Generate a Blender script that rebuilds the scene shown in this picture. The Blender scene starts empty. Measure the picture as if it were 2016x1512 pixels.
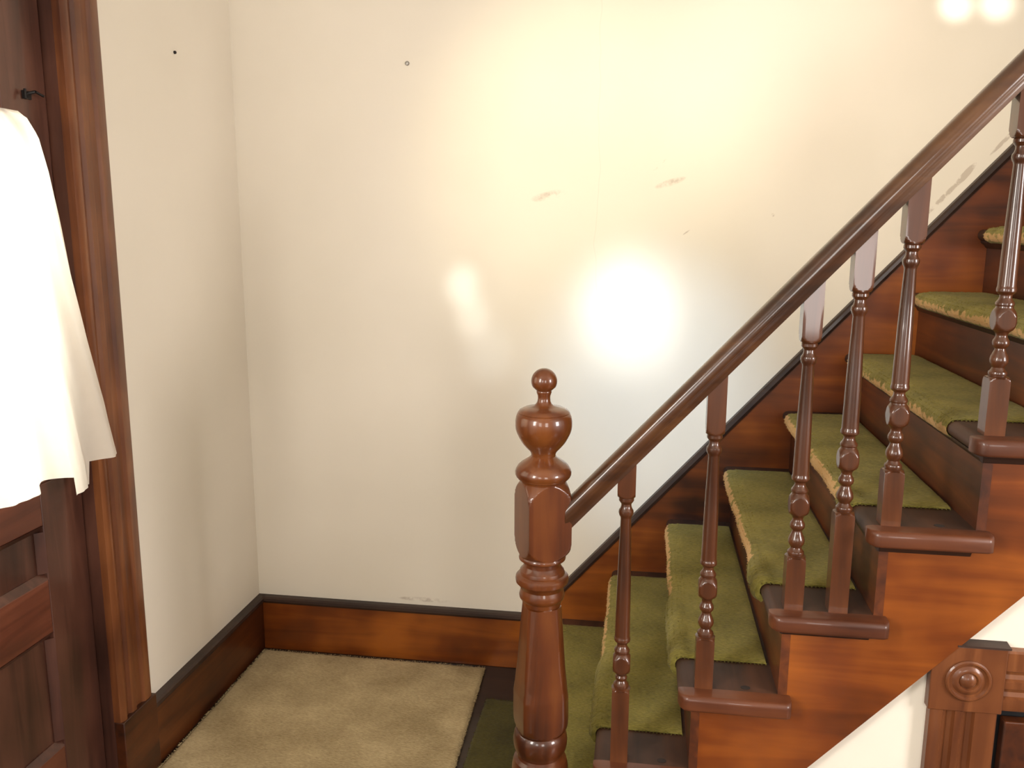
import bpy, bmesh, math, random
from mathutils import Vector, Matrix, noise
C = bpy.context.scene.collection
SC = bpy.context.scene
OFF = 0.391

# ------------------------------------------------------------------ camera
CAM_F = 1704.8
def set_camera():
    yaw, pitch, roll = -0.15023, 0.18467, 0.00433
    cy, sy, cp, sp = math.cos(yaw), math.sin(yaw), math.cos(pitch), math.sin(pitch)
    F = Vector((sy*cp, cy*cp, -sp)); R = Vector((cy, -sy, 0)); U = R.cross(F)
    cr, sr = math.cos(roll), math.sin(roll)
    R2 = R*cr + U*sr; U2 = -R*sr + U*cr
    m = Matrix((R2, U2, -F)).transposed().to_4x4()
    m.translation = Vector((1.3591, -2.8092, 1.1553+OFF))
    cam = bpy.data.cameras.new('camera'); o = bpy.data.objects.new('camera', cam)
    C.objects.link(o); o.matrix_world = m
    cam.sensor_fit = 'HORIZONTAL'; cam.sensor_width = 36.0; cam.lens = CAM_F/2016*36
    cam.clip_start = 0.02
    SC.camera = o
set_camera()

# ------------------------------------------------------------------ world, lights, exposure
SC.view_settings.view_transform = 'Standard'
SC.view_settings.look = 'None'
SC.view_settings.gamma = 1.0
SC.view_settings.use_curve_mapping = False
SC.view_settings.exposure = 0.55
w = bpy.data.worlds.new('daylight'); SC.world = w; w.use_nodes = True
w.node_tree.nodes['Background'].inputs[0].default_value = (0.85, 0.93, 1.0, 1)
w.node_tree.nodes['Background'].inputs[1].default_value = 1.0

def aim(o, p, t):
    o.location = p
    o.rotation_euler = (Vector(t)-Vector(p)).to_track_quat('-Z', 'Y').to_euler()
def area(name, p, t, sx, sy, e, col, spread=180):
    l = bpy.data.lights.new(name, 'AREA'); l.shape = 'RECTANGLE'; l.size = sx; l.size_y = sy
    l.energy = e; l.color = col; l.spread = math.radians(spread)
    o = bpy.data.objects.new(name, l); C.objects.link(o); aim(o, p, t); return o
def spot(name, p, t, deg, blend, e, col, r=0.03):
    l = bpy.data.lights.new(name, 'SPOT'); l.spot_size = math.radians(deg); l.spot_blend = blend
    l.energy = e; l.color = col; l.shadow_soft_size = r
    o = bpy.data.objects.new(name, l); C.objects.link(o); aim(o, p, t); return o
# daylight through the front room windows (behind the camera)
area('window_daylight', (0.70, -4.72, 1.60), (0.75, 0, 1.3), 0.60, 1.0, 14, (1.0, 0.94, 0.86))
area('window_daylight', (2.35, -4.72, 1.55), (2.2, 0, 1.3), 0.86, 1.3, 30, (1.0, 0.94, 0.87))
# added light in an invented left-wall opening, brightens newel and risers from the left
area('left_fill_light', (-0.10, -3.10, 1.70), (1.6, -1.3, 1.2), 0.55, 1.1, 40, (1.0, 0.95, 0.88))
# added light, unseen off to the right, to brighten the left wall
area('right_fill_light', (4.42, -2.75, 1.6), (0, -2.3, 1.4), 0.9, 1.2, 76, (1.0, 0.94, 0.93))
# daylight outside the glazed front door
area('door_daylight', (-0.60, -1.45, 1.6), (1, -1.3, 1.4), 0.9, 1.2, 34, (1.0, 0.95, 0.84))
# added spots near the ceiling, standing in for reflected sunlight on the back wall
GP = (1.15, -2.2, 2.70)
spot('wall_patch_spot', GP, (1.31, 0, 1.255), 9.0, 1.0, 175, (0.88, 0.94, 1.0), 0.06)
spot('wall_patch_spot', GP, (1.40, 0, 1.00), 20, 1.0, 150, (0.42, 0.68, 1.0), 0.06)
spot('wall_patch_spot', GP, (0.765, 0, 1.34), 3.2, 1.0, 120, (0.9, 0.95, 1.0), 0.03)
spot('wall_patch_spot', GP, (0.800, 0, 1.24), 3.4, 1.0, 90, (0.9, 0.95, 1.0), 0.03)
spot('wall_patch_spot', GP, (0.860, 0, 1.12), 4.6, 1.0, 45, (0.7, 0.85, 1.0), 0.03)
spot('wall_patch_spot', GP, (1.16, 0, 1.76), 32, 1.0, 68, (1.0, 0.90, 0.58), 0.06)
spot('wall_patch_spot', GP, (2.05, 0, 1.95), 36, 1.0, 66, (1.0, 0.84, 0.64), 0.06)
spot('wall_patch_spot', GP, (2.22, 0, 2.165), 2.4, 1.0, 260, (1.0, 0.97, 0.92), 0.02)
spot('wall_patch_spot', GP, (2.33, 0, 2.165), 2.4, 1.0, 260, (1.0, 0.97, 0.92), 0.02)

# ------------------------------------------------------------------ materials
def srgb(r, g, b):
    f = lambda c: ((c/255+0.055)/1.055)**2.4 if c/255 > 0.04045 else c/255/12.92
    return (f(r), f(g), f(b), 1)
def newmat(name):
    m = bpy.data.materials.new(name); m.use_nodes = True
    nt = m.node_tree; b = nt.nodes['Principled BSDF']
    return m, nt, b
def wood(name, dark, mid, light, axis='Z', rough=0.3, coat=0.4, scale=1.0, knots=False, blotch=0.5):
    m, nt, b = newmat(name)
    tc = nt.nodes.new('ShaderNodeTexCoord'); mp = nt.nodes.new('ShaderNodeMapping')
    s = {'X': (1.2, 14, 14), 'Y': (14, 1.2, 14), 'Z': (14, 14, 1.2)}[axis]
    mp.inputs['Scale'].default_value = [v*scale for v in s]
    nt.links.new(tc.outputs['Object'], mp.inputs[0])
    n1 = nt.nodes.new('ShaderNodeTexNoise'); n1.inputs['Scale'].default_value = 1.6; n1.inputs['Detail'].default_value = 5
    n1.inputs['Distortion'].default_value = 0.8
    nt.links.new(mp.outputs[0], n1.inputs['Vector'])
    n2 = nt.nodes.new('ShaderNodeTexNoise'); n2.inputs['Scale'].default_value = 3.2; n2.inputs['Detail'].default_value = 3
    nt.links.new(tc.outputs['Object'], n2.inputs['Vector'])
    mx = nt.nodes.new('ShaderNodeMath'); mx.operation = 'MULTIPLY_ADD'; mx.inputs[1].default_value = 1-blotch
    hf = nt.nodes.new('ShaderNodeMath'); hf.operation = 'MULTIPLY'; hf.inputs[1].default_value = blotch
    nt.links.new(n2.outputs[0], hf.inputs[0])
    nt.links.new(n1.outputs[0], mx.inputs[0]); nt.links.new(hf.outputs[0], mx.inputs[2])
    cr = nt.nodes.new('ShaderNodeValToRGB'); e = cr.color_ramp.elements
    e[0].position = 0.34; e[0].color = dark; e[1].position = 0.66; e[1].color = light
    k = e.new(0.5); k.color = mid
    nt.links.new(mx.outputs[0], cr.inputs[0])
    out = cr.outputs[0]
    if knots:
        v = nt.nodes.new('ShaderNodeTexVoronoi'); v.inputs['Scale'].default_value = 3.4
        nt.links.new(tc.outputs['Object'], v.inputs['Vector'])
        r2 = nt.nodes.new('ShaderNodeValToRGB'); r2.color_ramp.elements[0].position = 0.03; r2.color_ramp.elements[1].position = 0.075
        r2.color_ramp.elements[0].color = (0.18, 0.12, 0.1, 1); r2.color_ramp.elements[1].color = (1, 1, 1, 1)
        nt.links.new(v.outputs['Distance'], r2.inputs[0])
        ml = nt.nodes.new('ShaderNodeMix'); ml.data_type = 'RGBA'; ml.blend_type = 'MULTIPLY'; ml.inputs[0].default_value = 1
        nt.links.new(out, ml.inputs[6]); nt.links.new(r2.outputs[0], ml.inputs[7]); out = ml.outputs[2]
    nt.links.new(out, b.inputs['Base Color'])
    b.inputs['Roughness'].default_value = rough
    b.inputs['Coat Weight'].default_value = coat; b.inputs['Coat Roughness'].default_value = 0.07; b.inputs['Specular IOR Level'].default_value = 0.35
    bp = nt.nodes.new('ShaderNodeBump'); bp.inputs['Strength'].default_value = 0.06; bp.inputs['Distance'].default_value = 0.004
    nt.links.new(n1.outputs[0], bp.inputs['Height']); nt.links.new(bp.outputs[0], b.inputs['Normal'])
    return m
PINE_X = wood('varnished_pine_lengthwise', srgb(44,17,4), srgb(106,50,11), srgb(150,82,24), 'X', 0.4, 0.25, scale=0.8, knots=True, blotch=0.68)
PINE_Y = wood('varnished_pine_crosswise', srgb(33,14,4), srgb(70,32,9), srgb(99,51,16), 'Y', 0.45, 0.2)  # tone lowered to put the corner shade into the left baseboard
RISER = wood('varnished_riser_pine', srgb(38,16,6), srgb(74,34,10), srgb(108,54,17), 'Y', 0.5, 0.15)
TREAD = wood('worn_dark_tread', srgb(40,23,14), srgb(60,36,23), srgb(82,50,33), 'Y', 0.6, 0.04)
NOSING = wood('reddish_nosing', srgb(54,26,14), srgb(84,44,24), srgb(110,62,35), 'X', 0.42, 0.2)
CAPW = wood('dark_cap_wood', srgb(34,21,16), srgb(50,33,25), srgb(66,46,36), 'X', 0.5, 0.12)
WALNUT = wood('newel_wood', srgb(50,22,7), srgb(84,40,13), srgb(110,60,22), 'Z', 0.36, 0.6)
SPINDLE = wood('baluster_wood', srgb(48,23,10), srgb(78,41,19), srgb(100,57,29), 'Z', 0.34, 0.6)
RAILW = wood('rail_wood', srgb(40,22,11), srgb(66,38,19), srgb(88,55,28), 'X', 0.34, 0.6)
DOORW = wood('door_wood', srgb(50,28,20), srgb(76,45,34), srgb(98,62,48), 'Z', 0.4, 0.3)
DOORRAIL = wood('door_rail_wood', srgb(60,29,19), srgb(92,48,32), srgb(116,66,46), 'Y', 0.4, 0.3)
CASING = wood('casing_wood', srgb(65,31,16), srgb(103,58,30), srgb(134,82,46), 'Z', 0.4, 0.25)
FLOORW = wood('floor_wood', srgb(26,17,12), srgb(40,26,18), srgb(52,35,24), 'X', 0.4, 0.2)

def plaster():
    m, nt, b = newmat('cream_plaster')
    tc = nt.nodes.new('ShaderNodeTexCoord')
    n = nt.nodes.new('ShaderNodeTexNoise'); n.inputs['Scale'].default_value = 1.3; n.inputs['Detail'].default_value = 4
    nt.links.new(tc.outputs['Object'], n.inputs['Vector'])
    cr = nt.nodes.new('ShaderNodeValToRGB'); e = cr.color_ramp.elements
    e[0].position = 0.3; e[0].color = (0.70, 0.635, 0.525, 1); e[1].position = 0.75; e[1].color = (0.78, 0.71, 0.60, 1)
    nt.links.new(n.outputs[0], cr.inputs[0])
    # small stains with a shape of their own
    n3 = nt.nodes.new('ShaderNodeTexNoise'); n3.inputs['Scale'].default_value = 5.5; n3.inputs['Detail'].default_value = 8; n3.inputs['Roughness'].default_value = 0.7
    nt.links.new(tc.outputs['Object'], n3.inputs['Vector'])
    r3 = nt.nodes.new('ShaderNodeValToRGB'); r3.color_ramp.elements[0].position = 0.70; r3.color_ramp.elements[1].position = 0.80
    r3.color_ramp.elements[0].color = (0, 0, 0, 1); r3.color_ramp.elements[1].color = (0.5, 0.5, 0.5, 1)
    nt.links.new(n3.outputs[0], r3.inputs[0])
    mx = nt.nodes.new('ShaderNodeMix'); mx.data_type = 'RGBA'
    mx.inputs[7].default_value = (0.42, 0.34, 0.22, 1)
    nt.links.new(r3.outputs[0], mx.inputs[0]); nt.links.new(cr.outputs[0], mx.inputs[6])
    nt.links.new(mx.outputs[2], b.inputs['Base Color'])
    b.inputs['Roughness'].default_value = 0.62
    n2 = nt.nodes.new('ShaderNodeTexNoise'); n2.inputs['Scale'].default_value = 3.0; n2.inputs['Detail'].default_value = 3
    nt.links.new(tc.outputs['Object'], n2.inputs['Vector'])
    bp = nt.nodes.new('ShaderNodeBump'); bp.inputs['Strength'].default_value = 0.25; bp.inputs['Distance'].default_value = 0.02
    nt.links.new(n2.outputs[0], bp.inputs['Height']); nt.links.new(bp.outputs[0], b.inputs['Normal'])
    return m
PLASTER = plaster()
def plaster_marked():
    """same plaster with its hairline crack and a few brown scuffs"""
    m = PLASTER.copy(); m.name = 'cream_plaster_marked'; nt = m.node_tree; b = nt.nodes['Principled BSDF']
    L = nt.links; N = nt.nodes.new
    tc = N('ShaderNodeTexCoord'); sp = N('ShaderNodeSeparateXYZ'); L.new(tc.outputs['Object'], sp.inputs[0])
    nz = N('ShaderNodeTexNoise'); nz.inputs['Scale'].default_value = 14; nz.inputs['Detail'].default_value = 6; nz.inputs['Roughness'].default_value = 0.7
    L.new(tc.outputs['Object'], nz.inputs['Vector'])
    nl = N('ShaderNodeTexNoise'); nl.inputs['Scale'].default_value = 5; L.new(tc.outputs['Object'], nl.inputs['Vector'])
    def M(op, a, c, d=None):
        n = N('ShaderNodeMath'); n.operation = op
        for i, v in enumerate((a, c) if d is None else (a, c, d)):
            if isinstance(v, (int, float)): n.inputs[i].default_value = v
            else: L.new(v, n.inputs[i])
        return n.outputs[0]
    X, Z = sp.outputs[0], sp.outputs[2]
    total = None
    for (cx, cz, rx, rz, sh, k) in ((1.397, 1.726, .022, .007, 0.9, 1.6), (1.43, 1.67, .05, .012, 0.3, 0.8), (1.05, 1.63, .06, .016, 0.2, 0.7), (1.744, 1.571, .006, .006, 0, 3.0), (1.486, 1.518, .012, .003, 0.7, 2.0),
                                    (2.235, 1.625, .055, .012, 1.12, 2.2), (2.29, 1.69, .03, .016, 1.12, 2.6), (2.40, 1.80, .05, .010, 1.12, 2.2), (0.62, 0.225, .10, .010, 0, 1.0)):
        dx = M('SUBTRACT', X, cx); dz = M('SUBTRACT', M('SUBTRACT', Z, cz), M('MULTIPLY', dx, sh))
        e = M('ADD', M('POWER', M('ABSOLUTE', M('DIVIDE', dx, rx), 0), 2), M('POWER', M('ABSOLUTE', M('DIVIDE', dz, rz), 0), 2))
        v = M('MULTIPLY', M('MAXIMUM', M('SUBTRACT', 1.0, e), 0), k)
        total = v if total is None else M('ADD', total, v)
    total = M('MULTIPLY', total, M('MAXIMUM', M('MULTIPLY', M('SUBTRACT', nz.outputs[0], 0.44), 5.0), 0))
    total = M('MINIMUM', total, 0.40)
    # crack: a thin wandering vertical line above z = 1.35
    wx = M('SUBTRACT', M('SUBTRACT', X, 1.205), M('MULTIPLY', M('SUBTRACT', nl.outputs[0], 0.5), 0.05))
    cr = M('MULTIPLY', M('MAXIMUM', M('SUBTRACT', 1.0, M('DIVIDE', M('ABSOLUTE', wx, 0), 0.0022)), 0), M('GREATER_THAN', Z, 1.33))
    tot2 = M('MAXIMUM', total, M('MULTIPLY', cr, 0.10))
    old = b.inputs['Base Color'].links[0].from_socket
    mx = N('ShaderNodeMix'); mx.data_type = 'RGBA'; mx.inputs[7].default_value = (0.20, 0.11, 0.055, 1)
    L.new(tot2, mx.inputs[0]); L.new(old, mx.inputs[6]); L.new(mx.outputs[2], b.inputs['Base Color'])
    return m
PLASTER_BACK = plaster_marked()
def plain(name, col, rough=0.6, metal=0.0, var=0.15, sc=20):
    m, nt, b = newmat(name)
    tc = nt.nodes.new('ShaderNodeTexCoord')
    n = nt.nodes.new('ShaderNodeTexNoise'); n.inputs['Scale'].default_value = sc; n.inputs['Detail'].default_value = 4
    nt.links.new(tc.outputs['Object'], n.inputs['Vector'])
    cr = nt.nodes.new('ShaderNodeValToRGB'); e = cr.color_ramp.elements
    e[0].position = 0.3; e[0].color = tuple(c*(1-var) for c in col[:3])+(1,)
    e[1].position = 0.7; e[1].color = tuple(min(1, c*(1+var)) for c in col[:3])+(1,)
    nt.links.new(n.outputs[0], cr.inputs[0]); nt.links.new(cr.outputs[0], b.inputs['Base Color'])
    b.inputs['Roughness'].default_value = rough; b.inputs['Metallic'].default_value = metal
    return m
CEIL = plain('ceiling_white', (0.75, 0.71, 0.62, 1), 0.8, 0, 0.03, 3)
FRONTWALL = plain('dark_front_wall', (0.30, 0.27, 0.20, 1), 0.8, 0, 0.05, 3)  # unseen wall toned dark to weaken its reflections in the varnish
IRON = plain('dark_iron', (0.03, 0.028, 0.028, 1), 0.45, 0.8)
BLACK = plain('gap_shade', (0.006, 0.006, 0.007, 1), 0.9)  # flat black standing in for an unlit gap
MORT = plain('mortise_shade', (0.016, 0.008, 0.005, 1), 0.8)

def pile(name, c1, c2, back=None, nose=None):
    m, nt, b = newmat(name)
    tc = nt.nodes.new('ShaderNodeTexCoord')
    mp = nt.nodes.new('ShaderNodeMapping'); mp.inputs['Scale'].default_value = (60, 240, 60)
    nt.links.new(tc.outputs['Object'], mp.inputs[0])
    n = nt.nodes.new('ShaderNodeTexNoise'); n.inputs['Scale'].default_value = 1.6; n.inputs['Detail'].default_value = 4
    nt.links.new(mp.outputs[0], n.inputs['Vector'])
    n2 = nt.nodes.new('ShaderNodeTexNoise'); n2.inputs['Scale'].default_value = 6; n2.inputs['Detail'].default_value = 4
    nt.links.new(tc.outputs['Object'], n2.inputs['Vector'])
    ad = nt.nodes.new('ShaderNodeMath'); ad.operation = 'ADD'
    nt.links.new(n.outputs[0], ad.inputs[0]); nt.links.new(n2.outputs[0], ad.inputs[1])
    hv = nt.nodes.new('ShaderNodeMath'); hv.operation = 'MULTIPLY'; hv.inputs[1].default_value = 0.5
    nt.links.new(ad.outputs[0], hv.inputs[0])
    cr = nt.nodes.new('ShaderNodeValToRGB'); e = cr.color_ramp.elements
    e[0].position = 0.36; e[0].color = c1; e[1].position = 0.64; e[1].color = c2
    nt.links.new(hv.outputs[0], cr.inputs[0])
    out = cr.outputs[0]
    if back:
        # worn strip where the backing shows along the front edge (object x near 0)
        at = nt.nodes.new('ShaderNodeAttribute'); at.attribute_name = 'wear'
        n4 = nt.nodes.new('ShaderNodeTexNoise'); n4.inputs['Scale'].default_value = 45; n4.inputs['Detail'].default_value = 3
        nt.links.new(tc.outputs['Object'], n4.inputs['Vector'])
        a2 = nt.nodes.new('ShaderNodeMath'); a2.operation = 'MULTIPLY_ADD'; a2.inputs[1].default_value = 0.9
        nt.links.new(n4.outputs[0], a2.inputs[0]); nt.links.new(at.outputs['Fac'], a2.inputs[2])
        r2 = nt.nodes.new('ShaderNodeValToRGB'); r2.color_ramp.elements[0].position = 0.92; r2.color_ramp.elements[1].position = 1.0
        s2 = nt.nodes.new('ShaderNodeMath'); s2.operation = 'MULTIPLY'; s2.inputs[1].default_value = 0.9
        nt.links.new(a2.outputs[0], s2.inputs[0]); nt.links.new(s2.outputs[0], r2.inputs[0])
        mx = nt.nodes.new('ShaderNodeMix'); mx.data_type = 'RGBA'
        mx.inputs[7].default_value = back
        nt.links.new(r2.outputs[0], mx.inputs[0]); nt.links.new(out, mx.inputs[6]); out = mx.outputs[2]
    nt.links.new(out, b.inputs['Base Color'])
    b.inputs['Roughness'].default_value = 0.95; b.inputs['Specular IOR Level'].default_value = 0.1
    b.inputs['Sheen Weight'].default_value = 0.08; b.inputs['Sheen Roughness'].default_value = 0.5
    bp = nt.nodes.new('ShaderNodeBump'); bp.inputs['Strength'].default_value = 0.7; bp.inputs['Distance'].default_value = 0.004
    nt.links.new(n.outputs[0], bp.inputs['Height']); nt.links.new(bp.outputs[0], b.inputs['Normal'])
    return m
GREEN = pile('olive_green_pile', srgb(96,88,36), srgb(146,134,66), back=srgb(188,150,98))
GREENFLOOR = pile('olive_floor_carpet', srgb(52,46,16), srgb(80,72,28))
CREAM = pile('cream_shag', srgb(142,122,86), srgb(190,170,130))

# ------------------------------------------------------------------ geometry helpers
def obj(name, bm, mat, parent=None, smooth=None, bevel=0.0, loc=None):
    bmesh.ops.recalc_face_normals(bm, faces=bm.faces)
    me = bpy.data.meshes.new(name); bm.to_mesh(me); bm.free()
    o = bpy.data.objects.new(name, me); C.objects.link(o)
    me.materials.append(mat)
    if parent: o.parent = parent
    if loc: o.location = loc
    if smooth is not None:
        for p in me.polygons: p.use_smooth = True
        me.set_sharp_from_angle(angle=math.radians(smooth))
    if bevel:
        b = o.modifiers.new('bevel', 'BEVEL'); b.width = bevel; b.segments = 3; b.limit_method = 'ANGLE'; b.angle_limit = math.radians(40)
        for p in me.polygons: p.use_smooth = True
        me.set_sharp_from_angle(angle=math.radians(60))
    return o
def box(bm, x0, x1, y0, y1, z0, z1):
    v = [bm.verts.new(p) for p in ((x0,y0,z0),(x1,y0,z0),(x1,y1,z0),(x0,y1,z0),(x0,y0,z1),(x1,y0,z1),(x1,y1,z1),(x0,y1,z1))]
    for f in ((0,3,2,1),(4,5,6,7),(0,1,5,4),(1,2,6,5),(2,3,7,6),(3,0,4,7)): bm.faces.new([v[i] for i in f])
def prism(bm, pts, a, b, plane='XZ'):
    mk = {'XZ': lambda p, t: (p[0], t, p[1]), 'YZ': lambda p, t: (t, p[0], p[1]), 'XY': lambda p, t: (p[0], p[1], t)}[plane]
    A = [bm.verts.new(mk(p, a)) for p in pts]; B = [bm.verts.new(mk(p, b)) for p in pts]
    bm.faces.new(A); bm.faces.new(B[::-1]); n = len(pts)
    for i in range(n): bm.faces.new((A[i], B[i], B[(i+1) % n], A[(i+1) % n]))
def sweep(bm, prof, p0, p1, side, up):
    """profile (u along side, v along up) between p0 and p1"""
    p0, p1, side, up = map(Vector, (p0, p1, side, up))
    A = [bm.verts.new(p0+side*u+up*v) for u, v in prof]; B = [bm.verts.new(p1+side*u+up*v) for u, v in prof]
    bm.faces.new(A); bm.faces.new(B[::-1]); n = len(prof)
    for i in range(n): bm.faces.new((A[i], B[i], B[(i+1) % n], A[(i+1) % n]))
def turned(bm, rows, seg=48):
    """rows (z, turned radius, half width of the square stock or None), cut as a lathe cuts square timber"""
    rings = []
    for z, R, sq in rows:
        ring = []
        for i in range(seg):
            a = 2*math.pi*i/seg
            r = R
            if sq: r = min(R, sq/max(abs(math.cos(a)), abs(math.sin(a))))
            ring.append(bm.verts.new((r*math.cos(a), r*math.sin(a), z)))
        rings.append(ring)
    for a, b in zip(rings, rings[1:]):
        for i in range(seg): bm.faces.new((a[i], a[(i+1) % seg], b[(i+1) % seg], b[i]))
    bm.faces.new(rings[0][::-1]); bm.faces.new(rings[-1])
def interp(rows, step=0.002):
    out = []
    for (z0, r0, s0), (z1, r1, s1) in zip(rows, rows[1:]):
        n = max(1, int(abs(z1-z0)/step)) if (s0 and s1 and abs(r1-r0) > 1e-4) else 1
        for i in range(n):
            t = i/n; out.append((z0+(z1-z0)*t, r0+(r1-r0)*t, (s0+(s1-s0)*t) if s0 and s1 else None))
    out.append(rows[-1]); return out
def empty(name, loc=(0, 0, 0)):
    o = bpy.data.objects.new(name, None); C.objects.link(o); o.location = loc; o.empty_display_size = 0.1; return o
def tag(o, label, cat, group=None):
    o['label'] = label; o['category'] = cat
    if group: o['group'] = group
    return o
def struct(o): o['kind'] = 'structure'; return o

# ------------------------------------------------------------------ room shell
RX, FY, CZ = 4.3, -4.6, 2.75
bm = bmesh.new(); box(bm, -0.16, RX+0.15, FY-0.15, 0.15, -0.12, 0); struct(obj('floor', bm, FLOORW))
bm = bmesh.new(); box(bm, -0.16, RX+0.15, FY-0.15, 0.15, CZ, CZ+0.1); struct(obj('ceiling', bm, CEIL))
bm = bmesh.new(); box(bm, -0.16, RX+0.15, 0, 0.15, 0, CZ); struct(obj('wall_back', bm, PLASTER_BACK))
bm = bmesh.new(); SW = (-3.2, -2.3)  # SW: opening made for the added right-hand light
box(bm, RX, RX+0.15, FY-0.15, SW[0], 0, CZ); box(bm, RX, RX+0.15, SW[1], 0, 0, CZ); box(bm, RX, RX+0.15, SW[0], SW[1], 0, 0.95); box(bm, RX, RX+0.15, SW[0], SW[1], 2.25, CZ)
struct(obj('wall_right', bm, PLASTER))
DY0, DY1, DZ = -1.765, -0.885, 2.12     # front door opening in the left wall
bm = bmesh.new()
box(bm, -0.15, 0, DY1, 0, 0, CZ); box(bm, -0.15, 0, -2.70, DY0, 0, CZ); box(bm, -0.15, 0, FY-0.15, -3.50, 0, CZ); box(bm, -0.15, 0, -3.50, -2.70, 0, 1.05); box(bm, -0.15, 0, -3.50, -2.70, 2.35, CZ); box(bm, -0.15, 0, DY0, DY1, DZ, CZ)  # second opening made for the added left light
struct(obj('wall_left', bm, PLASTER))
bm = bmesh.new()
WIN = [(0.32, 1.18), (1.92, 2.78)]; wz0, wz1 = 0.85, 2.2
box(bm, 0, WIN[0][0], FY-0.15, FY, 0, CZ); box(bm, WIN[0][1], WIN[1][0], FY-0.15, FY, 0, CZ); box(bm, WIN[1][1], RX, FY-0.15, FY, 0, CZ)
for a, b in WIN: box(bm, a, b, FY-0.15, FY, 0, wz0); box(bm, a, b, FY-0.15, FY, wz1, CZ)
struct(obj('wall_front', bm, FRONTWALL))
for i, (a, b) in enumerate(WIN):
    r = struct(empty('window_%d' % (i+1), ((a+b)/2, FY, wz0)))
    bm = bmesh.new(); c = (b-a)/2; h = wz1-wz0; t = 0.05
    box(bm, -c, -c+t, -0.1, -0.04, 0, h); box(bm, c-t, c, -0.1, -0.04, 0, h)
    box(bm, -c+t, c-t, -0.1, -0.04, 0, t); box(bm, -c+t, c-t, -0.1, -0.04, h-t, h); box(bm, -c+t, c-t, -0.1, -0.04, h/2-0.02, h/2+0.02)
    obj('window_frame', bm, CASING, r)
    bm = bmesh.new(); t = 0.12
    box(bm, -c-t, -c, 0, 0.02, -0.12, h+t); box(bm, c, c+t, 0, 0.02, -0.12, h+t); box(bm, -c, c, 0, 0.02, h, h+t); box(bm, -c, c, 0, 0.05, -0.04, 0)
    obj('window_casing', bm, CASING, r)

# baseboards
BT = 0.02; BH = 0.2042
def board_profile(h):
    return [(0, 0), (BT, 0), (BT, h-0.026), (BT+0.006, h-0.022), (BT+0.008, h-0.010), (BT+0.004, h), (0, h)]
def board(name, p0, p1, side):
    r = struct(empty(name))
    bm = bmesh.new(); sweep(bm, [(0,0),(BT,0),(BT,BH-0.022),(0,BH-0.022)], p0, p1, side, (0,0,1)); obj('board', bm, PINE_X if p0[1] == p1[1] else PINE_Y, r, bevel=0.002)
    bm = bmesh.new(); sweep(bm, [(0,BH-0.022),(BT+0.006,BH-0.022),(BT+0.010,BH-0.014),(BT+0.009,BH-0.005),(BT+0.003,BH),(0,BH)], p0, p1, side, (0,0,1)); obj('cap_moulding', bm, CAPW, r)
board('baseboard_back', (BT, 0, 0), (1.02, 0, 0), (0, -1, 0))
board('baseboard_left', (0, -0.735, 0), (0, 0, 0), (1, 0, 0))

# ------------------------------------------------------------------ front door, its casing and the wall nails
door = struct(empty('door_1', (-0.03, DY1, 0)))
def dbox(name, y0, y1, z0, z1, x0=-0.042, x1=0.0, mat=DOORW, bev=0.003, parent=door):
    bm = bmesh.new(); box(bm, x0, x1, y0-DY1, y1-DY1, z0, z1); return obj(name, bm, mat, parent, bevel=bev)
ST = -1.043; SL = -1.607; GL = -1.043
dbox('stile', ST, DY1-0.009, 0.008, 0.935); dbox('stile', DY0+0.009, SL, 0.008, 0.935)
dbox('upper_stile', GL, DY1-0.009, 0.935, 2.1); dbox('upper_stile', DY0+0.009, -1.65, 0.935, 2.1)
dbox('lock_rail', SL, ST, 0.835, 0.935, mat=DOORRAIL); dbox('middle_rail', SL, ST, 0.565, 0.70, mat=DOORRAIL)
dbox('bottom_rail', SL, ST, 0.008, 0.262, mat=DOORRAIL); dbox('top_rail', -1.65, GL, 1.75, 2.1, mat=DOORRAIL)
for z0, z1 in ((0.262, 0.565), (0.70, 0.835)):
    dbox('panel', SL, ST, z0, z1, -0.032, -0.018, DOORW, 0)
    bm = bmesh.new(); y0, y1 = SL-DY1, ST-DY1
    pr = [(0, 0), (0.018, 0), (0.003, 0.016), (0, 0.016)]
    sweep(bm, pr, (-0.018, y0, z0), (-0.018, y1, z0), (1, 0, 0), (0, 0, 1)); sweep(bm, pr, (-0.018, y0, z1), (-0.018, y1, z1), (1, 0, 0), (0, 0, -1))
    sweep(bm, pr, (-0.018, y0, z0+0.016), (-0.018, y0, z1-0.016), (1, 0, 0), (0, 1, 0)); sweep(bm, pr, (-0.018, y1, z0+0.016), (-0.018, y1, z1-0.016), (1, 0, 0), (0, -1, 0))
    obj('panel_moulding', bm, DOORW, door)
gm, nt, b = newmat('window_glass')
nt.nodes.remove(b); out = nt.nodes['Material Output']
tr = nt.nodes.new('ShaderNodeBsdfTransparent'); gl = nt.nodes.new('ShaderNodeBsdfGlossy'); gl.inputs['Roughness'].default_value = 0.02
fr = nt.nodes.new('ShaderNodeFresnel'); mx = nt.nodes.new('ShaderNodeMixShader')
nt.links.new(fr.outputs[0], mx.inputs[0]); nt.links.new(tr.outputs[0], mx.inputs[1]); nt.links.new(gl.outputs[0], mx.inputs[2]); nt.links.new(mx.outputs[0], out.inputs[0])
dbox('glass_pane', -1.65, GL, 0.935, 1.75, -0.024, -0.020, gm, 0)
for i, (a, b_) in enumerate(WIN):
    bm = bmesh.new(); c = (b_-a)/2; box(bm, -c+0.05, c-0.05, -0.072, -0.068, 0.05, wz1-wz0-0.05)
    obj('glass_pane', bm, gm, bpy.data.objects['window_%d' % (i+1)])

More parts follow.
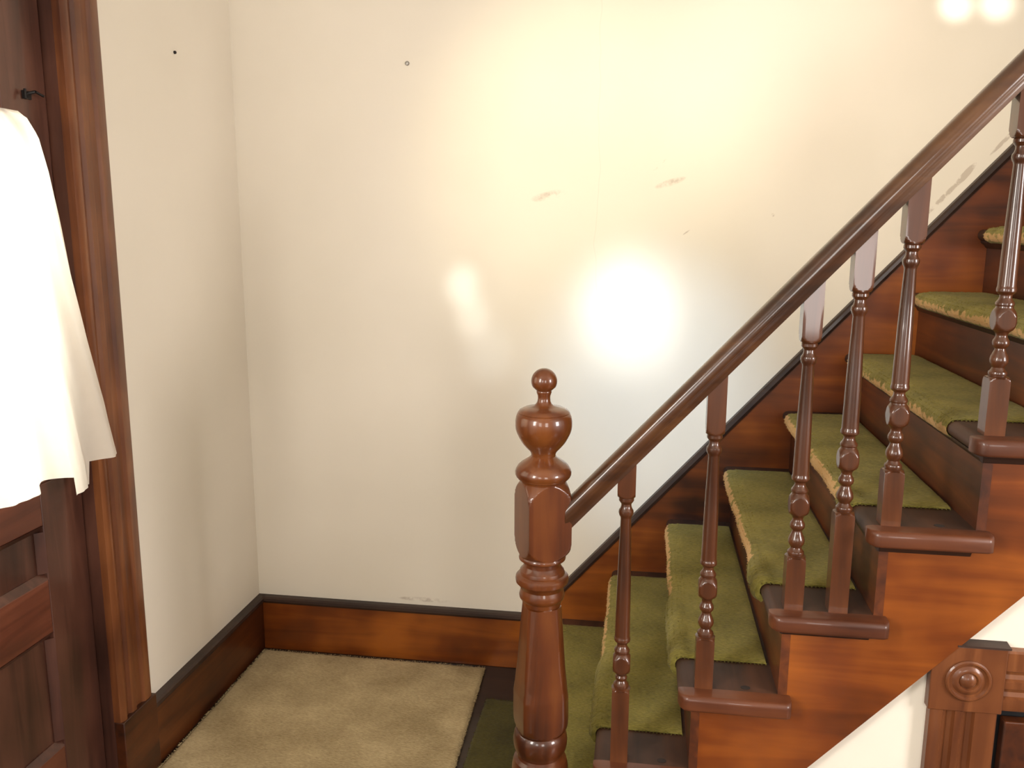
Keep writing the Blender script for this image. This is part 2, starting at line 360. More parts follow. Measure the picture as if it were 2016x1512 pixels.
cas = struct(empty('trim_1', (0, -0.815, 0)))
def fluted(x0, w):   # casing profile: (distance along width, proud)
    h = w/2
    return [(-h, 0), (-h, 0.020), (-h+0.012, 0.026), (-h+0.022, 0.026), (-h+0.030, 0.018), (-h+0.046, 0.014), (-h+0.052, 0.022),
            (-0.006, 0.024), (0.0, 0.016), (0.016, 0.013), (0.030, 0.016), (0.036, 0.024), (h-0.012, 0.024), (h, 0.018), (h, 0)]
bm = bmesh.new(); sweep(bm, fluted(0, 0.150), (0, 0, 0.232), (0, 0, DZ+0.0), (0, 1, 0), (1, 0, 0)); obj('fluted_casing', bm, CASING, cas, smooth=30)
bm = bmesh.new(); box(bm, 0, 0.030, -0.076, 0.080, 0, 0.232); obj('plinth_block', bm, PINE_Y, cas, bevel=0.003)
bm = bmesh.new(); box(bm, -0.15, 0.001, -0.0755, -0.0695, 0, DZ); obj('jamb', bm, DOORW, cas)
bm = bmesh.new(); box(bm, -0.15, 0.001, -0.9505, -0.9445, 0, DZ); obj('jamb', bm, DOORW, cas)
cas2 = struct(empty('trim_2', (0, -1.835, 0)))
bm = bmesh.new(); sweep(bm, fluted(0, 0.14), (0, 0, 0), (0, 0, DZ+0.0), (0, 1, 0), (1, 0, 0)); obj('fluted_casing', bm, CASING, cas2, smooth=30)
bm = bmesh.new(); box(bm, 0, 0.026, -0.08, 1.10, DZ, DZ+0.15); obj('head_casing', bm, CASING, cas2, bevel=0.003)

# curtain rod, its hook and the curtain on the door glass
rod = tag(empty('curtain_rod', (0.0, -1.10, 1.765)), 'thin dark curtain rod on the front door, gathered white curtain hanging from it', 'curtain rod')
def tube(bm, p0, p1, r, seg=12):
    p0, p1 = Vector(p0), Vector(p1); d = (p1-p0).normalized(); a = d.orthogonal().normalized(); b = d.cross(a)
    A = [bm.verts.new(p0+(a*math.cos(2*math.pi*i/seg)+b*math.sin(2*math.pi*i/seg))*r) for i in range(seg)]
    B = [bm.verts.new(p1+(a*math.cos(2*math.pi*i/seg)+b*math.sin(2*math.pi*i/seg))*r) for i in range(seg)]
    bm.faces.new(A); bm.faces.new(B[::-1])
    for i in range(seg): bm.faces.new((A[i], B[i], B[(i+1) % seg], A[(i+1) % seg]))
bm = bmesh.new(); tube(bm, (0.035, 0.0, 0), (0.035, -0.60, 0), 0.004); obj('rod', bm, IRON, rod, smooth=40)
for yy in (-0.03, -0.57):
    bm = bmesh.new(); tube(bm, (-0.030, yy, 0), (0.037, yy, 0), 0.0045); box(bm, -0.030, -0.026, yy-0.012, yy+0.012, -0.015, 0.015); obj('bracket', bm, IRON, rod, smooth=40)
hook = tag(empty('iron_hook', (-0.03, -0.963, 1.822)), 'small dark iron hook on the front door above the curtain', 'hook')
bm = bmesh.new()
box(bm, 0.0, 0.004, -0.012, 0.014, -0.008, 0.010); tube(bm, (0.002, -0.006, 0.002), (0.022, 0.004, 0.008), 0.0035); tube(bm, (0.022, 0.004, 0.008), (0.022, 0.030, 0.002), 0.003)
tube(bm, (0.010, -0.014, 0.012), (0.014, -0.02, -0.010), 0.003)
obj('hook_body', bm, IRON, hook, smooth=40)

def curtain_mat():
    m, nt, b = newmat('white_curtain_cloth')
    tcc = nt.nodes.new('ShaderNodeTexCoord'); wv = nt.nodes.new('ShaderNodeTexNoise'); wv.inputs['Scale'].default_value = 30
    nt.links.new(tcc.outputs['Object'], wv.inputs['Vector'])
    cr = nt.nodes.new('ShaderNodeValToRGB'); cr.color_ramp.elements[0].color = (0.80, 0.72, 0.60, 1); cr.color_ramp.elements[1].color = (0.88, 0.80, 0.68, 1)
    nt.links.new(wv.outputs[0], cr.inputs[0]); nt.links.new(cr.outputs[0], b.inputs['Base Color'])
    b.inputs['Roughness'].default_value = 0.9
    t = nt.nodes.new('ShaderNodeBsdfTranslucent'); t.inputs[0].default_value = (0.95, 0.90, 0.78, 1)
    mx = nt.nodes.new('ShaderNodeMixShader'); mx.inputs[0].default_value = 0.4
    nt.links.new(b.outputs[0], mx.inputs[1]); nt.links.new(t.outputs[0], mx.inputs[2])
    nt.links.new(mx.outputs[0], nt.nodes['Material Output'].inputs[0])
    return m
CLOTH = curtain_mat()
EDGE = [(0.916, -0.878), (0.975, -0.881), (1.058, -0.897), (1.111, -0.906), (1.254, -0.940), (1.412, -0.974), (1.55, -0.999), (1.65, -1.020), (1.723, -1.042), (1.762, -1.075), (1.778, -1.105)]
def lerp_t(tab, z):
    if z <= tab[0][0]: return tab[0][1]
    for (a, u), (b, v) in zip(tab, tab[1:]):
        if z <= b: return u+(v-u)*(z-a)/(b-a)
    return tab[-1][1]
def curtain_sheet(bm, left, edge, top, hem, x0, nu=90, nv=60, ph=0.0, amp=0.010):
    g = []
    for i in range(nu+1):
        u = i/nu; col = []
        for j in range(nv+1):
            v = j/nv
            yb = left+(edge(hem(1.0 if u == 1 else u))-left)*u
            zb = hem(u)
            z = zb+(top-zb)*v
            z = min(z, top)
            y = left+(edge(z)-left)*u
            f = amp*(0.6+0.8*(1-v))*(math.sin(u*34+ph+0.8*math.sin(v*3))+0.5*math.sin(u*61+ph*2))
            f += 0.002*math.sin(u*140+v*9)
            x = x0+f+0.012*(1-v)
            if v > 0.985: x = x0*0.9
            col.append(bm.verts.new((x, y, z)))
        g.append(col)
    for i in range(nu):
        for j in range(nv): bm.faces.new((g[i][j], g[i+1][j], g[i+1][j+1], g[i][j+1]))
cur = tag(empty('door_curtain', (0, 0, 0)), 'gathered white curtain hanging over the front door glass, blown bright by daylight', 'curtain')
def hem_front(u):
    y = -1.70+(0.819)*u
    if y > -0.965: return 0.974
    if y > -1.06: return 0.918
    return 0.958+0.016*math.exp(-((y+1.11)/0.05)**2)
bm = bmesh.new(); curtain_sheet(bm, -1.70, lambda z: lerp_t(EDGE, z), 1.772, hem_front, 0.052, nu=130)
obj('curtain_panel', bm, CLOTH, cur, smooth=180)

for px, (x, y, z), lab in ((0, (0.0, -0.359, 2.023), 'dark nail head in the left wall high beside the door casing'),
                           (1, (0.593, 0.0, 2.041), 'small pale metal plug in the back wall near the left corner')):
    bm = bmesh.new()
    rows = [(0.0, 0.0045, None), (0.004, 0.0045, None), (0.006, 0.003, None), (0.0065, 0.0005, None)]
    turned(bm, rows, 16)
    o = obj('nail_head' if px == 0 else 'wall_plug', bm, IRON if px == 0 else plain('dull_metal', (0.35, 0.33, 0.30, 1), 0.4, 0.6), smooth=40)
    o.location = (x, y, z); o.rotation_euler = (0, math.pi/2, 0) if px == 0 else (math.pi/2, 0, 0)
    if px == 1: o.scale = (1.5, 1.5, 1)
    tag(o, lab, 'nail' if px == 0 else 'wall plug')

# ------------------------------------------------------------------ staircase
R_, RUN, X1, Z1 = 0.19, 0.1753, 1.107, 0.201
YS, YF, OV, TT = -1.087, -1.130, 0.029, 0.033
NST = 10
zj = lambda j: Z1+R_*(j-1)
xj = lambda j: X1+RUN*(j-1)
stair = tag(empty('staircase', (X1, -0.5, 0)), 'orange-brown varnished wooden staircase climbing right along the back wall', 'staircase')
def sobj(name, bm, mat, **k):
    for v in bm.verts: v.co -= Vector((X1, -0.5, 0))
    return obj(name, bm, mat, stair, **k)
def nose_prof(t=TT, n=8):
    pts = []
    for i in range(n+1):
        a = math.pi/2+math.pi*i/n
        pts.append((t/2+t/2*math.cos(a), -t/2+t/2*math.sin(a)))
    return pts
for j in range(1, NST+1):
    x, z = xj(j), zj(j)
    bm = bmesh.new()
    pr = nose_prof()+[(OV+RUN, -TT), (OV+RUN, 0)]
    prism(bm, [(x+u, z+v) for u, v in pr], -0.021, YS, 'XZ')
    t = sobj('tread', bm, TREAD, smooth=35)
    bm = bmesh.new()
    x2 = x+OV+RUN+0.024
    # return nosing: rounded front edge, its left end mitred round into the tread nosing
    prf = [(-YS+v0, z+v1) for v0, v1 in [(0, 0)]]
    q_ = 0.011
    P = [(0, 0)]+[(-(0.043-q_)-q_*math.sin(math.pi/2*i/5), -q_+q_*math.cos(math.pi/2*i/5)) for i in range(6)]+[(-0.043+0.004-0.004*math.cos(math.pi/2*i/3), -TT+0.006-0.006*math.sin(math.pi/2*i/3)) for i in range(4)]+[(0, -TT)]
    A = []
    for xx, sc in ((x, 0.35), (x+0.004, 0.7), (x+0.012, 0.93), (x+0.022, 1.0), (x2-0.012, 1.0), (x2-0.003, 0.9), (x2, 0.7)):
        A.append([bm.verts.new((xx, YS+u*sc, z-TT/2+(v+TT/2)*(0.75+0.25*sc) if sc < 1 else z+v)) for u, v in P])
    for a, b in zip(A, A[1:]):
        for i in range(len(P)): bm.faces.new((a[i], b[i], b[(i+1) % len(P)], a[(i+1) % len(P)]))
    bm.faces.new(A[0]); bm.faces.new(A[-1][::-1])
    sobj('return_nosing', bm, NOSING, smooth=50)
    bm = bmesh.new()
    cv = [(0, 0), (0.020, 0), (0.018, -0.006), (0.008, -0.012), (0.004, -0.020), (0, -0.022)]
    sweep(bm, cv, (x+OV-0.0, YS, z-TT), (x2-0.03, YS, z-TT), (0, -1, 0), (0, 0, 1))
    sweep(bm, cv, (x+OV, YS, z-TT), (x+OV, -0.021, z-TT), (-1, 0, 0), (0, 0, 1))
    sobj('cove_moulding', bm, CAPW, smooth=40)
    bm = bmesh.new(); box(bm, x+OV, x+OV+0.018, YS-0.0006, -0.021, (zj(j-1) if j > 1 else 0), z-TT)
    sobj('riser', bm, RISER)
def low(x): return max(0.0, 0.418+1.084*(x-1.732))
e_ = 0.007
pts = [(X1+OV+e_, 0)]
for j in range(1, NST+1): pts += [(xj(j)+OV+e_, zj(j)-TT), (xj(j)+OV+RUN+e_, zj(j)-TT)]
xe = pts[-1][0]
pts += [(xe, low(xe)), (1.346, 0)]
bm = bmesh.new(); prism(bm, pts, YS, YS+0.030, 'XZ')
bm.normal_update(); bmesh.ops.triangulate(bm, faces=[f for f in bm.faces if len(f.verts) > 4])
sobj('outer_string', bm, PINE_X)
# wall string with its dark cap
sk = lambda x: 0.575+1.122*(x-1.337)
xa = 1.337+(BH-0.575)/1.122; xb = 3.1
bm = bmesh.new(); prism(bm, [(1.02, 0), (1.02, sk(1.02)-0.034), (xb, sk(xb)-0.034), (xb, sk(xb)-0.62), (1.35, 0)], -0.0005, -0.020, 'XZ')
sobj('wall_string', bm, PINE_X, bevel=0)
bm = bmesh.new(); d = Vector((1, 0, 1.122)).normalized(); up = Vector((-d.z, 0, d.x))
sweep(bm, [(0, -0.022), (0.026, -0.022), (0.030, -0.014), (0.029, -0.005), (0.023, 0), (0, 0)], (xa, -0.0005, sk(xa)), (xb, -0.0005, sk(xb)), (0, -1, 0), up)
sobj('wall_string_cap', bm, CAPW)
# flat discs with the holes' shade painted in, where balusters are missing
for x, y, z in ((1.430, -1.070, zj(2)), (1.598, -1.072, zj(3)), (1.950, -1.072, zj(5))):
    bm = bmesh.new(); turned(bm, [(0.0003, 0.008, None), (0.0008, 0.008, None)], 14)
    for v in bm.verts: v.co.x *= 1.25; v.co += Vector((x, y, z))
    sobj('mortise_shade_disc', bm, MORT)

# carpet pads on the treads
YA, YB = -0.075, -0.965
def stair_pad(j, label, rag, xend=0.196, y0=YA, y1=YB, wear_front=0.7):
    x, z = xj(j), zj(j)
    rnd = random.Random(j*7+3)
    T = 0.008
    bm = bmesh.new(); wl = bm.verts.layers.float.new('wear')
    # path over the nosing: underside, round, top
    path = []
    r = TT/2+0.002
    for i in range(7):
        a = math.radians(250-i*160/6); path.append((TT/2+r*math.cos(a), -TT/2+r*math.sin(a), 1 if i > 0 else 0.8))
    for i in range(1, 23): path.append((TT/2+(xend-TT/2)*i/22, 0.0015, 0))
    ny = 150
    top, bot = [], []
    for k in range(ny+1):
        t = k/ny; y = y0+(y1-y0)*t
        wob = 0.004*noise.noise(Vector((t*9, j*3.1, 0)))+0.0015*noise.noise(Vector((t*60, j, 5)))
        front = 1/(1+math.exp(-(t-wear_front)*60))
        row, rb = [], []
        for i, (u, v, nw) in enumerate(path):
            # outward normal of the path
            if i <= 6:
                a = math.radians(250-i*160/6); n = Vector((math.cos(a), 0, math.sin(a)))
            else: n = Vector((0, 0, 1))
            th = T*(1.0+0.25*noise.noise(Vector((t*70, u*90, j))))
            edge = min(1.0, min(k, ny-k)/3.0)*min(1.0, (len(path)-1-i)/1.5+0.25)
            th *= (0.45+0.55*edge)
            if i <= 7: th *= (1-rag*0.45)+rag*0.75*front
            p = Vector((x+u, y, z+v)); q = p+n*th
            e = wob
            if i <= 8: q.x += wob+(-0.006*front*rag); q.z -= 0.004*front*rag*(1 if i < 4 else 0)
            y_off = 0.0025*noise.noise(Vector((u*200, j, 9)))*(1 if k in (0, ny) else 0)
            q.y += y_off
            vt = bm.verts.new(q); 
            wv = 0.0
            if 1 <= i <= 8: wv = ((0.72 if i <= 2 else 0.60-0.22*(i-3)) if wear_front > 1 else (0.74 if i <= 4 else 0.62-0.2*(i-4)))*(1-front)*rag+0.0
            vt[wl] = wv
            row.append(vt); rb.append(bm.verts.new(p))
        top.append(row); bot.append(rb)
    n = len(path)
    for k in range(ny):
        for i in range(n-1):
            bm.faces.new((top[k][i], top[k][i+1], top[k+1][i+1], top[k+1][i])); bm.faces.new((bot[k][i], bot[k+1][i], bot[k+1][i+1], bot[k][i+1]))
        bm.faces.new((top[k][0], top[k+1][0], bot[k+1][0], bot[k][0])); bm.faces.new((top[k][-1], bot[k][-1], bot[k+1][-1], top[k+1][-1]))
    for k in (0, ny):
        for i in range(n-1): bm.faces.new((top[k][i], bot[k][i], bot[k][i+1], top[k][i+1]))
    # fringe of tufts along the edges
    def tuft(p, d, wv):
        d = Vector(d); s = d.orthogonal().normalized()*0.0011; t2 = d.normalized().cross(s)
        a = [bm.verts.new(p+s), bm.verts.new(p-s*0.5+t2*0.9), bm.verts.new(p-s*0.5-t2*0.9)]; tip = bm.verts.new(p+d)
        for vv in a+[tip]: vv[wl] = wv
        for q in range(3): bm.faces.new((a[q], a[(q+1) % 3], tip))
    for _ in range(1100):
        k = rnd.randrange(ny+1); i = rnd.randrange(2, 9); b_ = top[k][i]
        a = math.radians(250-min(i, 6)*160/6); nn = Vector((math.cos(a), 0, math.sin(a)))
        tuft(b_.co-nn*0.002, nn*rnd.uniform(0.003, 0.006)+Vector((rnd.uniform(-.002, .002), rnd.uniform(-.003, .003), rnd.uniform(-.002, .001))), b_[wl])
    for _ in range(500):
        i = rnd.randrange(5, n); b_ = top[ny][i]
        tuft(b_.co+Vector((0, 0.001, -0.003)), (rnd.uniform(-.002, .002), rnd.uniform(-.007, -.002), rnd.uniform(-.003, .003)), 0.0)
    for v in bm.verts: v.co -= Vector((x, -0.5, z))
    o = obj('stair_carpet', bm, GREEN, smooth=60, loc=(x, -0.5, z))
    tag(o, label, 'stair carpet', 'green carpet pads on the stair treads')
stair_pad(1, 'olive green carpet pad on the lowest tread, half hidden behind the newel post', 0.3, y1=-1.0)
stair_pad(2, 'olive green carpet pad behind the first baluster, pale frayed left edge', 1.0, wear_front=0.62)
stair_pad(3, 'olive green carpet pad on the tread behind the second baluster', 1.0, wear_front=0.62)
stair_pad(4, 'olive green carpet pad on the tread where two balusters stand', 1.0, wear_front=0.85)
stair_pad(5, 'olive green carpet pad just below the curved ragged one, behind the fifth baluster', 1.0, wear_front=0.9)
stair_pad(6, 'olive green carpet pad on the tread carrying the rightmost baluster', 1.0, wear_front=1.5)
stair_pad(7, 'olive green carpet pad on the second highest tread in view, worn tan edge', 1.0, wear_front=1.5)
stair_pad(8, 'olive green carpet pad topmost in view, only its nosing edge seen', 1.0, wear_front=1.5)

# ------------------------------------------------------------------ newel post
NX, NY = 1.163, -1.072
newel = tag(empty('newel_post', (NX, NY, 0)), 'turned brown newel post with ball finial at the foot of the stairs', 'newel post')
newel.rotation_euler = (0, 0, math.radians(27))
fin = [(1.0685,.0255),(1.074,.026),(1.0785,.028),(1.0845,.034),(1.093,.0415),(1.100,.0465),(1.109,.0515),(1.1175,.0555),(1.125,.058),(1.1325,.059),(1.1435,.059),(1.152,.0575),(1.1590,.0548),(1.1600,.0530),(1.1615,.0535),(1.166,.050),(1.170,.042),(1.1725,.030),(1.1755,.0205),(1.1795,.016),(1.1845,.0135),(1.191,.0128),(1.1965,.0132),(1.200,.0145),(1.2030,.0155),(1.2055,.0155),(1.2065,.0150)]
bm = bmesh.new()
rows = [(z, r, None) for z, r in fin]
for i in range(1, 17):
    a = -0.60+(math.pi/2+0.60)*i/16; rows.append((1.2265+0.0267*math.sin(a), max(0.0267*math.cos(a), 0.0004), None))
turned(bm, rows, 56); obj('finial', bm, WALNUT, newel, smooth=40)
H = 0.0475
blk = [(.8405,.0400,None),(.8415,.047,None),(.8435,.0495,None),(.8470,.0500,None),(.8500,.0490,H),(.8515,.0480,H),(.855,.0520,H),(.860,.0570,H),(.866,.0610,H),(.874,.0648,H),(.884,.0668,H),(.900,.0668,H),(.965,.0668,H),(.975,.0668,H),(.985,.0645,H),(.993,.0612,H),(1.001,.0565,H),(1.008,.0518,H),(1.0135,.0478,H),(1.0150,.0478,None),(1.0185,.0495,None),(1.0205,.0530,None),(1.0235,.0535,None),(1.0245,.0565,None),(1.029,.0585,None),(1.0345,.059,None),(1.040,.0575,None),(1.0475,.053,None),(1.054,.046,None),(1.0605,.036,None),(1.064,.031,None),(1.0685,.0255,None)]
bm = bmesh.new(); turned(bm, interp(blk, 0.0012), 120); obj('square_block', bm, WALNUT, newel, smooth=28)
sh = [(.2015,.075,.056),(.300,.075,.056),(.312,.070,.056),(.320,.056,None),(.326,.052,None),(.333,.060,None),(.347,.063,None),(.357,.0625,None),(.367,.0605,None),(.3745,.0585,None),(.381,.0515,None),(.387,.0495,None),(.3935,.0525,None),(.402,.0575,None),(.410,.059,None),(.423,.060,None),(.4355,.058,None),(.4430,.0545,None),(.4445,.053,None),(.4450,.0505,.0505),(.452,.0580,.0508),(.458,.0605,.0510),(.468,.0625,.0515),(.486,.0632,.0520),(.5305,.0625,.0518),(.557,.0585,.0490),(.6075,.0530,.0455),(.6915,.0465,.0405),(.738,.0425,.0375),(.7400,.0370,.0370),(.741,.0415,None),(.750,.0425,None),(.756,.0475,None),(.7625,.049,None),(.771,.047,None),(.777,.0455,None),(.7815,.047,None),(.7865,.051,None),(.792,.056,None),(.799,.057,None),(.8045,.056,None),(.8095,.0515,None),(.8110,.0485,None),(.8125,.0485,None),(.8185,.047,None),(.822,.0435,None),(.8285,.0395,None),(.8365,.0390,None),(.8405,.0400,None)]
bm = bmesh.new(); turned(bm, interp(sh, 0.003), 120); obj('turned_shaft', bm, WALNUT, newel, smooth=28)

# ------------------------------------------------------------------ balusters
S = 0.0185; SB = 0.0262
ru = lambda x: 1.014+1.097*(x-1.311)       # underside of the handrail
def shoulder(z):   # square stock turned down upwards at z
    return [(z-.010, SB, S), (z-.006, .0245, S), (z-.002, .0205, S), (z, .0150, None), (z+.001, .0150, None)]
def lower_rings(z): return [(z+.002,.0162,None),(z+.005,.0168,None),(z+.008,.0160,None),(z+.010,.0135,None),(z+.013,.0118,None),(z+.016,.0105,None)]
def vase(z): return [(z,.0110,None),(z+.004,.0135,None),(z+.009,.0158,None),(z+.014,.0162,None),(z+.020,.0150,None),(z+.027,.0118,None),(z+.032,.0098,None),(z+.035,.0095,None),(z+.038,.0118,None),(z+.041,.0140,None),(z+.046,.0150,None),(z+.051,.0138,None),(z+.055,.0112,None),(z+.059,.0100,None)]
def bowl(z): return [(z,.0105,None),(z+.004,.0125,None),(z+.007,.0160,None),(z+.0085,.0182,.0182),(z+.013,.0212,S),(z+.019,.0235,S),(z+.026,.0242,S),(z+.034,.0235,S),(z+.040,.0215,S),(z+.045,.0187,S),(z+.047,.0175,None),(z+.050,.0152,None),(z+.053,.0150,None),(z+.0555,.0165,None),(z+.059,.0165,None),(z+.062,.0145,None),(z+.066,.0118,None),(z+.070,.0105,None),(z+.074,.0112,None),(z+.077,.0145,None),(z+.080,.0170,None),(z+.084,.0174,None),(z+.087,.0168,None),(z+.089,.0160,None)]
def upper(zt, zc, ztop):  # taper from zt to the collar at zc, then the top block
    r = [(zt,.0160,None),(zt+(zc-zt)*.5,.0142,None),(zc-.004,.0110,None),(zc,.0120,None),(zc+.003,.0140,None),(zc+.009,.0156,None),(zc+.014,.0150,None),(zc+.018,.0122,None),(zc+.023,.0106,None),(zc+.028,.0106,None),(zc+.031,.0130,None),(zc+.035,.0155,None),(zc+.040,.0155,None),(zc+.0425,.0140,None),(zc+.0435,.0185,.0185),(zc+.046,.0210,S),(zc+.051,.0240,S),(zc+.057,SB,S),(ztop,SB,S)]
    return r
def baluster(x, j, label, base_h, kind='full', rz=0.0, top_extra=0.0):
    z0 = zj(j); zt_abs = ru(x)
    o_h = zt_abs-z0
    rows = [(0, SB, S)]+shoulder(base_h)+lower_rings(base_h)
    if kind == 'full':
        v0 = base_h+.017; rows += vase(v0); b0 = v0+.062
        rows += bowl(b0); zt = b0+.092; zc = base_h+.4147-.022
    else:
        b0 = base_h+.028; rows += [(base_h+.020,.0128,None),(base_h+.024,.0130,None)]+bowl(b0); zt = b0+.092; zc = base_h+.385
    rows += upper(zt, zc, o_h)
    bm = bmesh.new(); turned(bm, interp(rows, 0.0015), 64)
    # cut the top block to the slope of the rail
    for v in bm.verts:
        if v.co.z > o_h-1e-6: v.co.z += 1.097*v.co.x-0.0
    o = obj('baluster', bm, SPINDLE, smooth=28, loc=(x, -1.072, z0))
    o.rotation_euler = (0, 0, rz)
    tag(o, label, 'baluster', 'turned balusters under the handrail')
baluster(1.3372, 2, 'turned brown baluster nearest the newel post, with a tall square foot', 0.170, 'short')
baluster(1.5097, 3, 'slender turned brown baluster, second from the newel post', 0.1135)
baluster(1.6810, 4, 'turned brown baluster, left one of the pair sharing a tread', 0.1135)
baluster(1.7681, 4, 'turned brown baluster with long square foot, right one of the pair sharing a tread', 0.212)
baluster(1.8540, 5, 'turned brown baluster just right of the pair sharing a tread', 0.1135)
baluster(2.0265, 6, 'turned brown baluster at the right edge, reaching up out of view', 0.1135)

# handrail
rail = tag(empty('handrail', (1.22, -1.072, ru(1.22))), 'long dark brown moulded wooden handrail rising right from the newel post', 'handrail')
bm = bmesh.new(); d = Vector((1, 0, 1.097)).normalized(); up = Vector((-d.z, 0, d.x))
hw, hh = 0.029, 0.047
prof = [(-0.020, 0), (-0.021, 0.006), (-0.023, 0.012), (-0.0275, 0.017), (-hw, 0.022), (-hw, 0.028)]
for i in range(1, 12):
    a = math.pi-math.pi*i/12; prof.append((hw*math.cos(a), 0.029+(hh-0.029)*math.sin(a)))
prof += [(hw, 0.028), (hw, 0.022), (0.0275, 0.017), (0.023, 0.012), (0.021, 0.006), (0.020, 0)]
xA, xB = 1.213, 3.0
A = []; B = []
for u, v in prof:     # plumb ends
    off = up*v; k = off.x/d.x
    A.append(bm.verts.new(Vector((xA, 0, ru(xA)))+Vector((0, u, 0))+off-d*k)); B.append(bm.verts.new(Vector((xB, 0, ru(xB)))+Vector((0, u, 0))+off-d*k))
bm.faces.new(A); bm.faces.new(B[::-1])
for i in range(len(prof)): bm.faces.new((A[i], B[i], B[(i+1) % len(prof)], A[(i+1) % len(prof)]))
for v in bm.verts: v.co -= Vector((1.22, 0, ru(1.22)))
obj('rail', bm, RAILW, rail, smooth=40)

# ------------------------------------------------------------------ wall under the stairs, cupboard door and its casing
UY = YS+0.026
L0, L1, LT = 2.095, 2.62, 0.576     # opening
bm = bmesh.new()
def wpoly(a, b, z0a, z0b):
    prism(bm, [(a, z0a), (b, z0b), (b, max(low(b)-0.0003, z0b)), (a, max(low(a)-0.0003, z0a))], UY, UY+0.05, 'XZ')
wpoly(1.36, L0, 0, 0); wpoly(L0, L1, LT, LT)
xr = xe; prism(bm, [(L1, 0), (RX, 0), (RX, CZ), (xr+0.0, CZ), (xr, low(xr)), (L1, low(L1))], UY, UY+0.05, 'XZ')
bmesh.ops.remove_doubles(bm, verts=bm.verts, dist=1e-5)
struct(obj('wall_stair', bm, PLASTER))
tr3 = struct(empty('trim_3', (1.958, UY, 0)))
def tobj(name, bm, mat, **k):
    for v in bm.verts: v.co -= Vector((1.965, UY, 0))
    for v in bm.verts:
        if v.co.z > 0.1: v.co.z += 0.009
    return obj(name, bm, mat, tr3, **k)
CX0, CX1, CZ0, CZ1 = 1.965, 2.106, 0.565, 0.706
ins = 0.0
cutx = lambda z: 1.732+(z-0.418)/1.084
# corner block, its top left corner cut along the string
bm = bmesh.new()
prism(bm, [(CX0, CZ0), (CX1, CZ0), (CX1, CZ1), (cutx(CZ1)+0.004, CZ1), (CX0, low(CX0)-0.004)], UY, UY-0.024, 'XZ'); tobj('corner_block', bm, CASING, bevel=0.002)
# bullseye rosette
bm = bmesh.new()
rows = [(0, .044, None), (.004, .044, None), (.0065, .041, None), (.0065, .038, None), (.0015, .035, None), (.0015, .031, None), (.005, .026, None), (.0065, .022, None), (.006, .019, None), (.002, .017, None), (.004, .0145, None), (.008, .010, None), (.0095, .004, None), (.0096, .0003, None)]
turned(bm, rows, 40)
for v in bm.verts: v.co = Vector((2.036+v.co.x, UY-0.0235-v.co.z, 0.634+v.co.y))
tobj('bullseye_rosette', bm, CASING, smooth=35)
bm = bmesh.new()
w2 = (CX1-CX0-0.012)/2; cxm = (CX0+CX1)/2+0.0
fl = [(-w2,0),(-w2,.020),(-w2+.006,.022),(-w2+.022,.022),(-w2+.026,.014),(-w2+.034,.010),(-w2+.042,.013),(-w2+.047,.020),(-.008+.006,.020),(.004,.012),(.012,.009),(.020,.013),(.026,.020),(w2-.020,.022),(w2-.004,.022),(w2,.018),(w2,0)]
fl = sorted(fl, key=lambda p: p[0])
fl = [(-w2,0),(-w2,.020),(-w2+.005,.022),(-.040,.022),(-.036,.014),(-.028,.010),(-.020,.014),(-.016,.021),(-.002,.021),(.002,.014),(.010,.010),(.018,.014),(.022,.021),(w2-.004,.022),(w2,.018),(w2,0)]
sweep(bm, fl, (cxm, UY, 0), (cxm, UY, CZ0), (1, 0, 0), (0, -1, 0)); tobj('fluted_casing', bm, CASING, smooth=30)
bm = bmesh.new(); sweep(bm, fl, (CX1, UY, CZ0+0.072), (2.62, UY, CZ0+0.072), (0, 0, 1), (0, -1, 0)); tobj('head_casing', bm, CASING, smooth=30)
bm = bmesh.new(); sweep(bm, [(0, 0), (0.027, 0), (0.027, 0.004), (0, 0.007)], (cutx(CZ1)+0.012, UY, CZ1), (CX1+0.004, UY, CZ1), (0, -1, 0), (0, 0, 1)); tobj('top_fillet', bm, CAPW)
d2 = struct(empty('door_2', (L0+0.005, UY, 0)))
def cobj(name, x0, x1, z0, z1, y0, y1, mat, bev=0.002):
    bm = bmesh.new(); box(bm, x0-L0-0.012, x1-L0-0.012, y0, y1, z0, z1); return obj(name, bm, mat, d2, bevel=bev)
cobj('gap_shade_sheet', L0-0.001, L1, 0, LT, 0.035, 0.05, BLACK, 0)  # black sheet painting the shade in the gap round the cupboard door
cobj('door_leaf', L0+0.031, L1-0.01, 0.01, LT-0.032, 0.004, 0.030, RISER, 0.003)

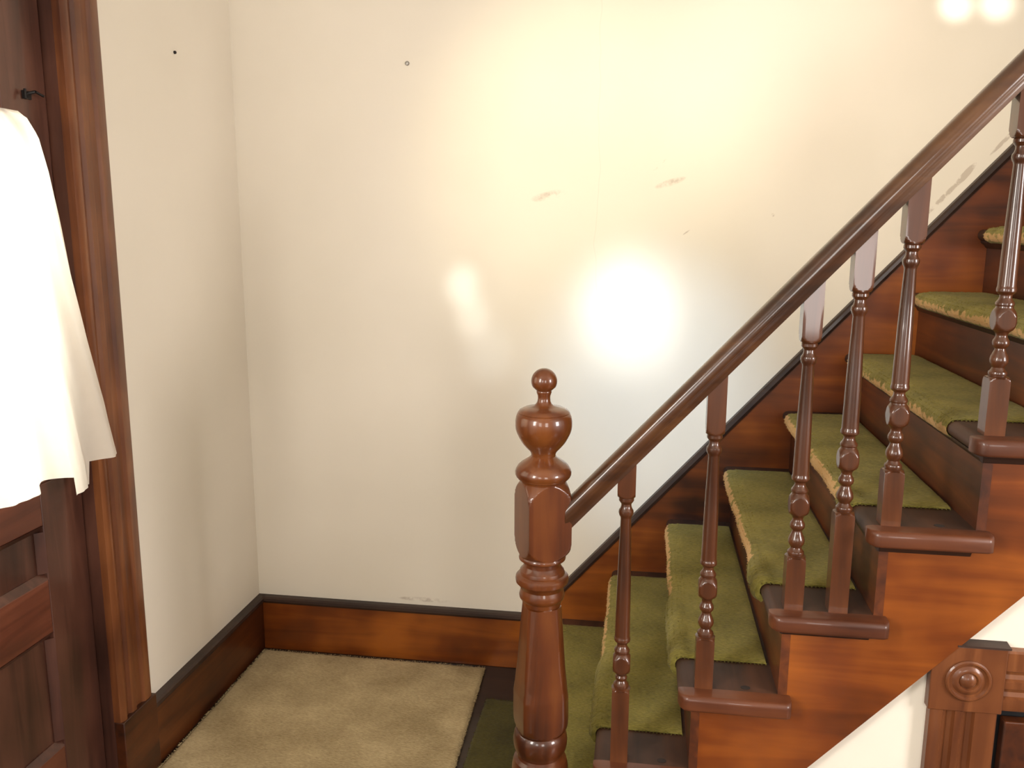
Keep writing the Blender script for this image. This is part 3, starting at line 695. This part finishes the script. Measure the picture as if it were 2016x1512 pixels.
# ------------------------------------------------------------------ floor coverings
def rug(name, pts_xy, T, mat, seed, tufts=2500, nx=90, ny=90):
    """pts: back-left, back-right, front-right, front-left"""
    bl, br, fr_, fl_ = [Vector((p[0], p[1], 0)) for p in pts_xy]
    rnd = random.Random(seed); bm = bmesh.new(); g = []; lo = []
    for i in range(nx+1):
        a, b = [], []
        for j in range(ny+1):
            u, v = i/nx, j/ny
            p = bl.lerp(br, u).lerp(fl_.lerp(fr_, u), v)
            e = min(i, nx-i, j, ny-j)
            p2 = p.copy()
            if e == 0:
                p2.x += 0.0035*noise.noise(Vector((p.y*40, seed, 0))); p2.y += 0.0035*noise.noise(Vector((p.x*40, seed, 3)))
            h = T*(0.55 if e == 0 else 1.0)+0.0018*noise.noise(Vector((p.x*90, p.y*90, seed)))+0.0015*noise.noise(Vector((p.x*9, p.y*9, seed)))
            a.append(bm.verts.new((p2.x, p2.y, h))); b.append(bm.verts.new((p2.x, p2.y, 0.0004)) if e == 0 else None)
        g.append(a); lo.append(b)
    for i in range(nx):
        for j in range(ny): bm.faces.new((g[i][j], g[i+1][j], g[i+1][j+1], g[i][j+1]))
    for i in range(nx):
        for j in (0, ny): bm.faces.new((g[i][j], g[i+1][j], lo[i+1][j], lo[i][j]))
    for j in range(ny):
        for i in (0, nx): bm.faces.new((g[i][j], g[i][j+1], lo[i][j+1], lo[i][j]))
    for _ in range(tufts):
        side = rnd.randrange(4); t = rnd.random()
        a, b = [(bl, br), (br, fr_), (fr_, fl_), (fl_, bl)][side]
        out = Vector(((b-a).y, -(b-a).x, 0)).normalized()
        cen = (bl+br+fr_+fl_)/4; p = a.lerp(b, t)
        if (p-cen).dot(out) < 0: out = -out
        p = p-out*0.002; p.z = rnd.uniform(0.3, 0.95)*T
        d = out*rnd.uniform(0.002, 0.006)+Vector((rnd.uniform(-.003, .003), rnd.uniform(-.003, .003), rnd.uniform(-.001, .003)))
        s = d.orthogonal().normalized()*0.0014; t2 = d.normalized().cross(s)
        q = [bm.verts.new(p+s), bm.verts.new(p-s*.5+t2*.9), bm.verts.new(p-s*.5-t2*.9)]; tip = bm.verts.new(p+d)
        for k in range(3): bm.faces.new((q[k], q[(k+1) % 3], tip))
    me = obj(name, bm, mat, smooth=60)
    return me
tag(rug('floor_mat', [(0.034, -0.050), (0.850, -0.050), (0.874, -0.90), (0.034, -0.90)], 0.014, CREAM, 5), 'cream shag mat on the floor between the front door and the newel post', 'mat')
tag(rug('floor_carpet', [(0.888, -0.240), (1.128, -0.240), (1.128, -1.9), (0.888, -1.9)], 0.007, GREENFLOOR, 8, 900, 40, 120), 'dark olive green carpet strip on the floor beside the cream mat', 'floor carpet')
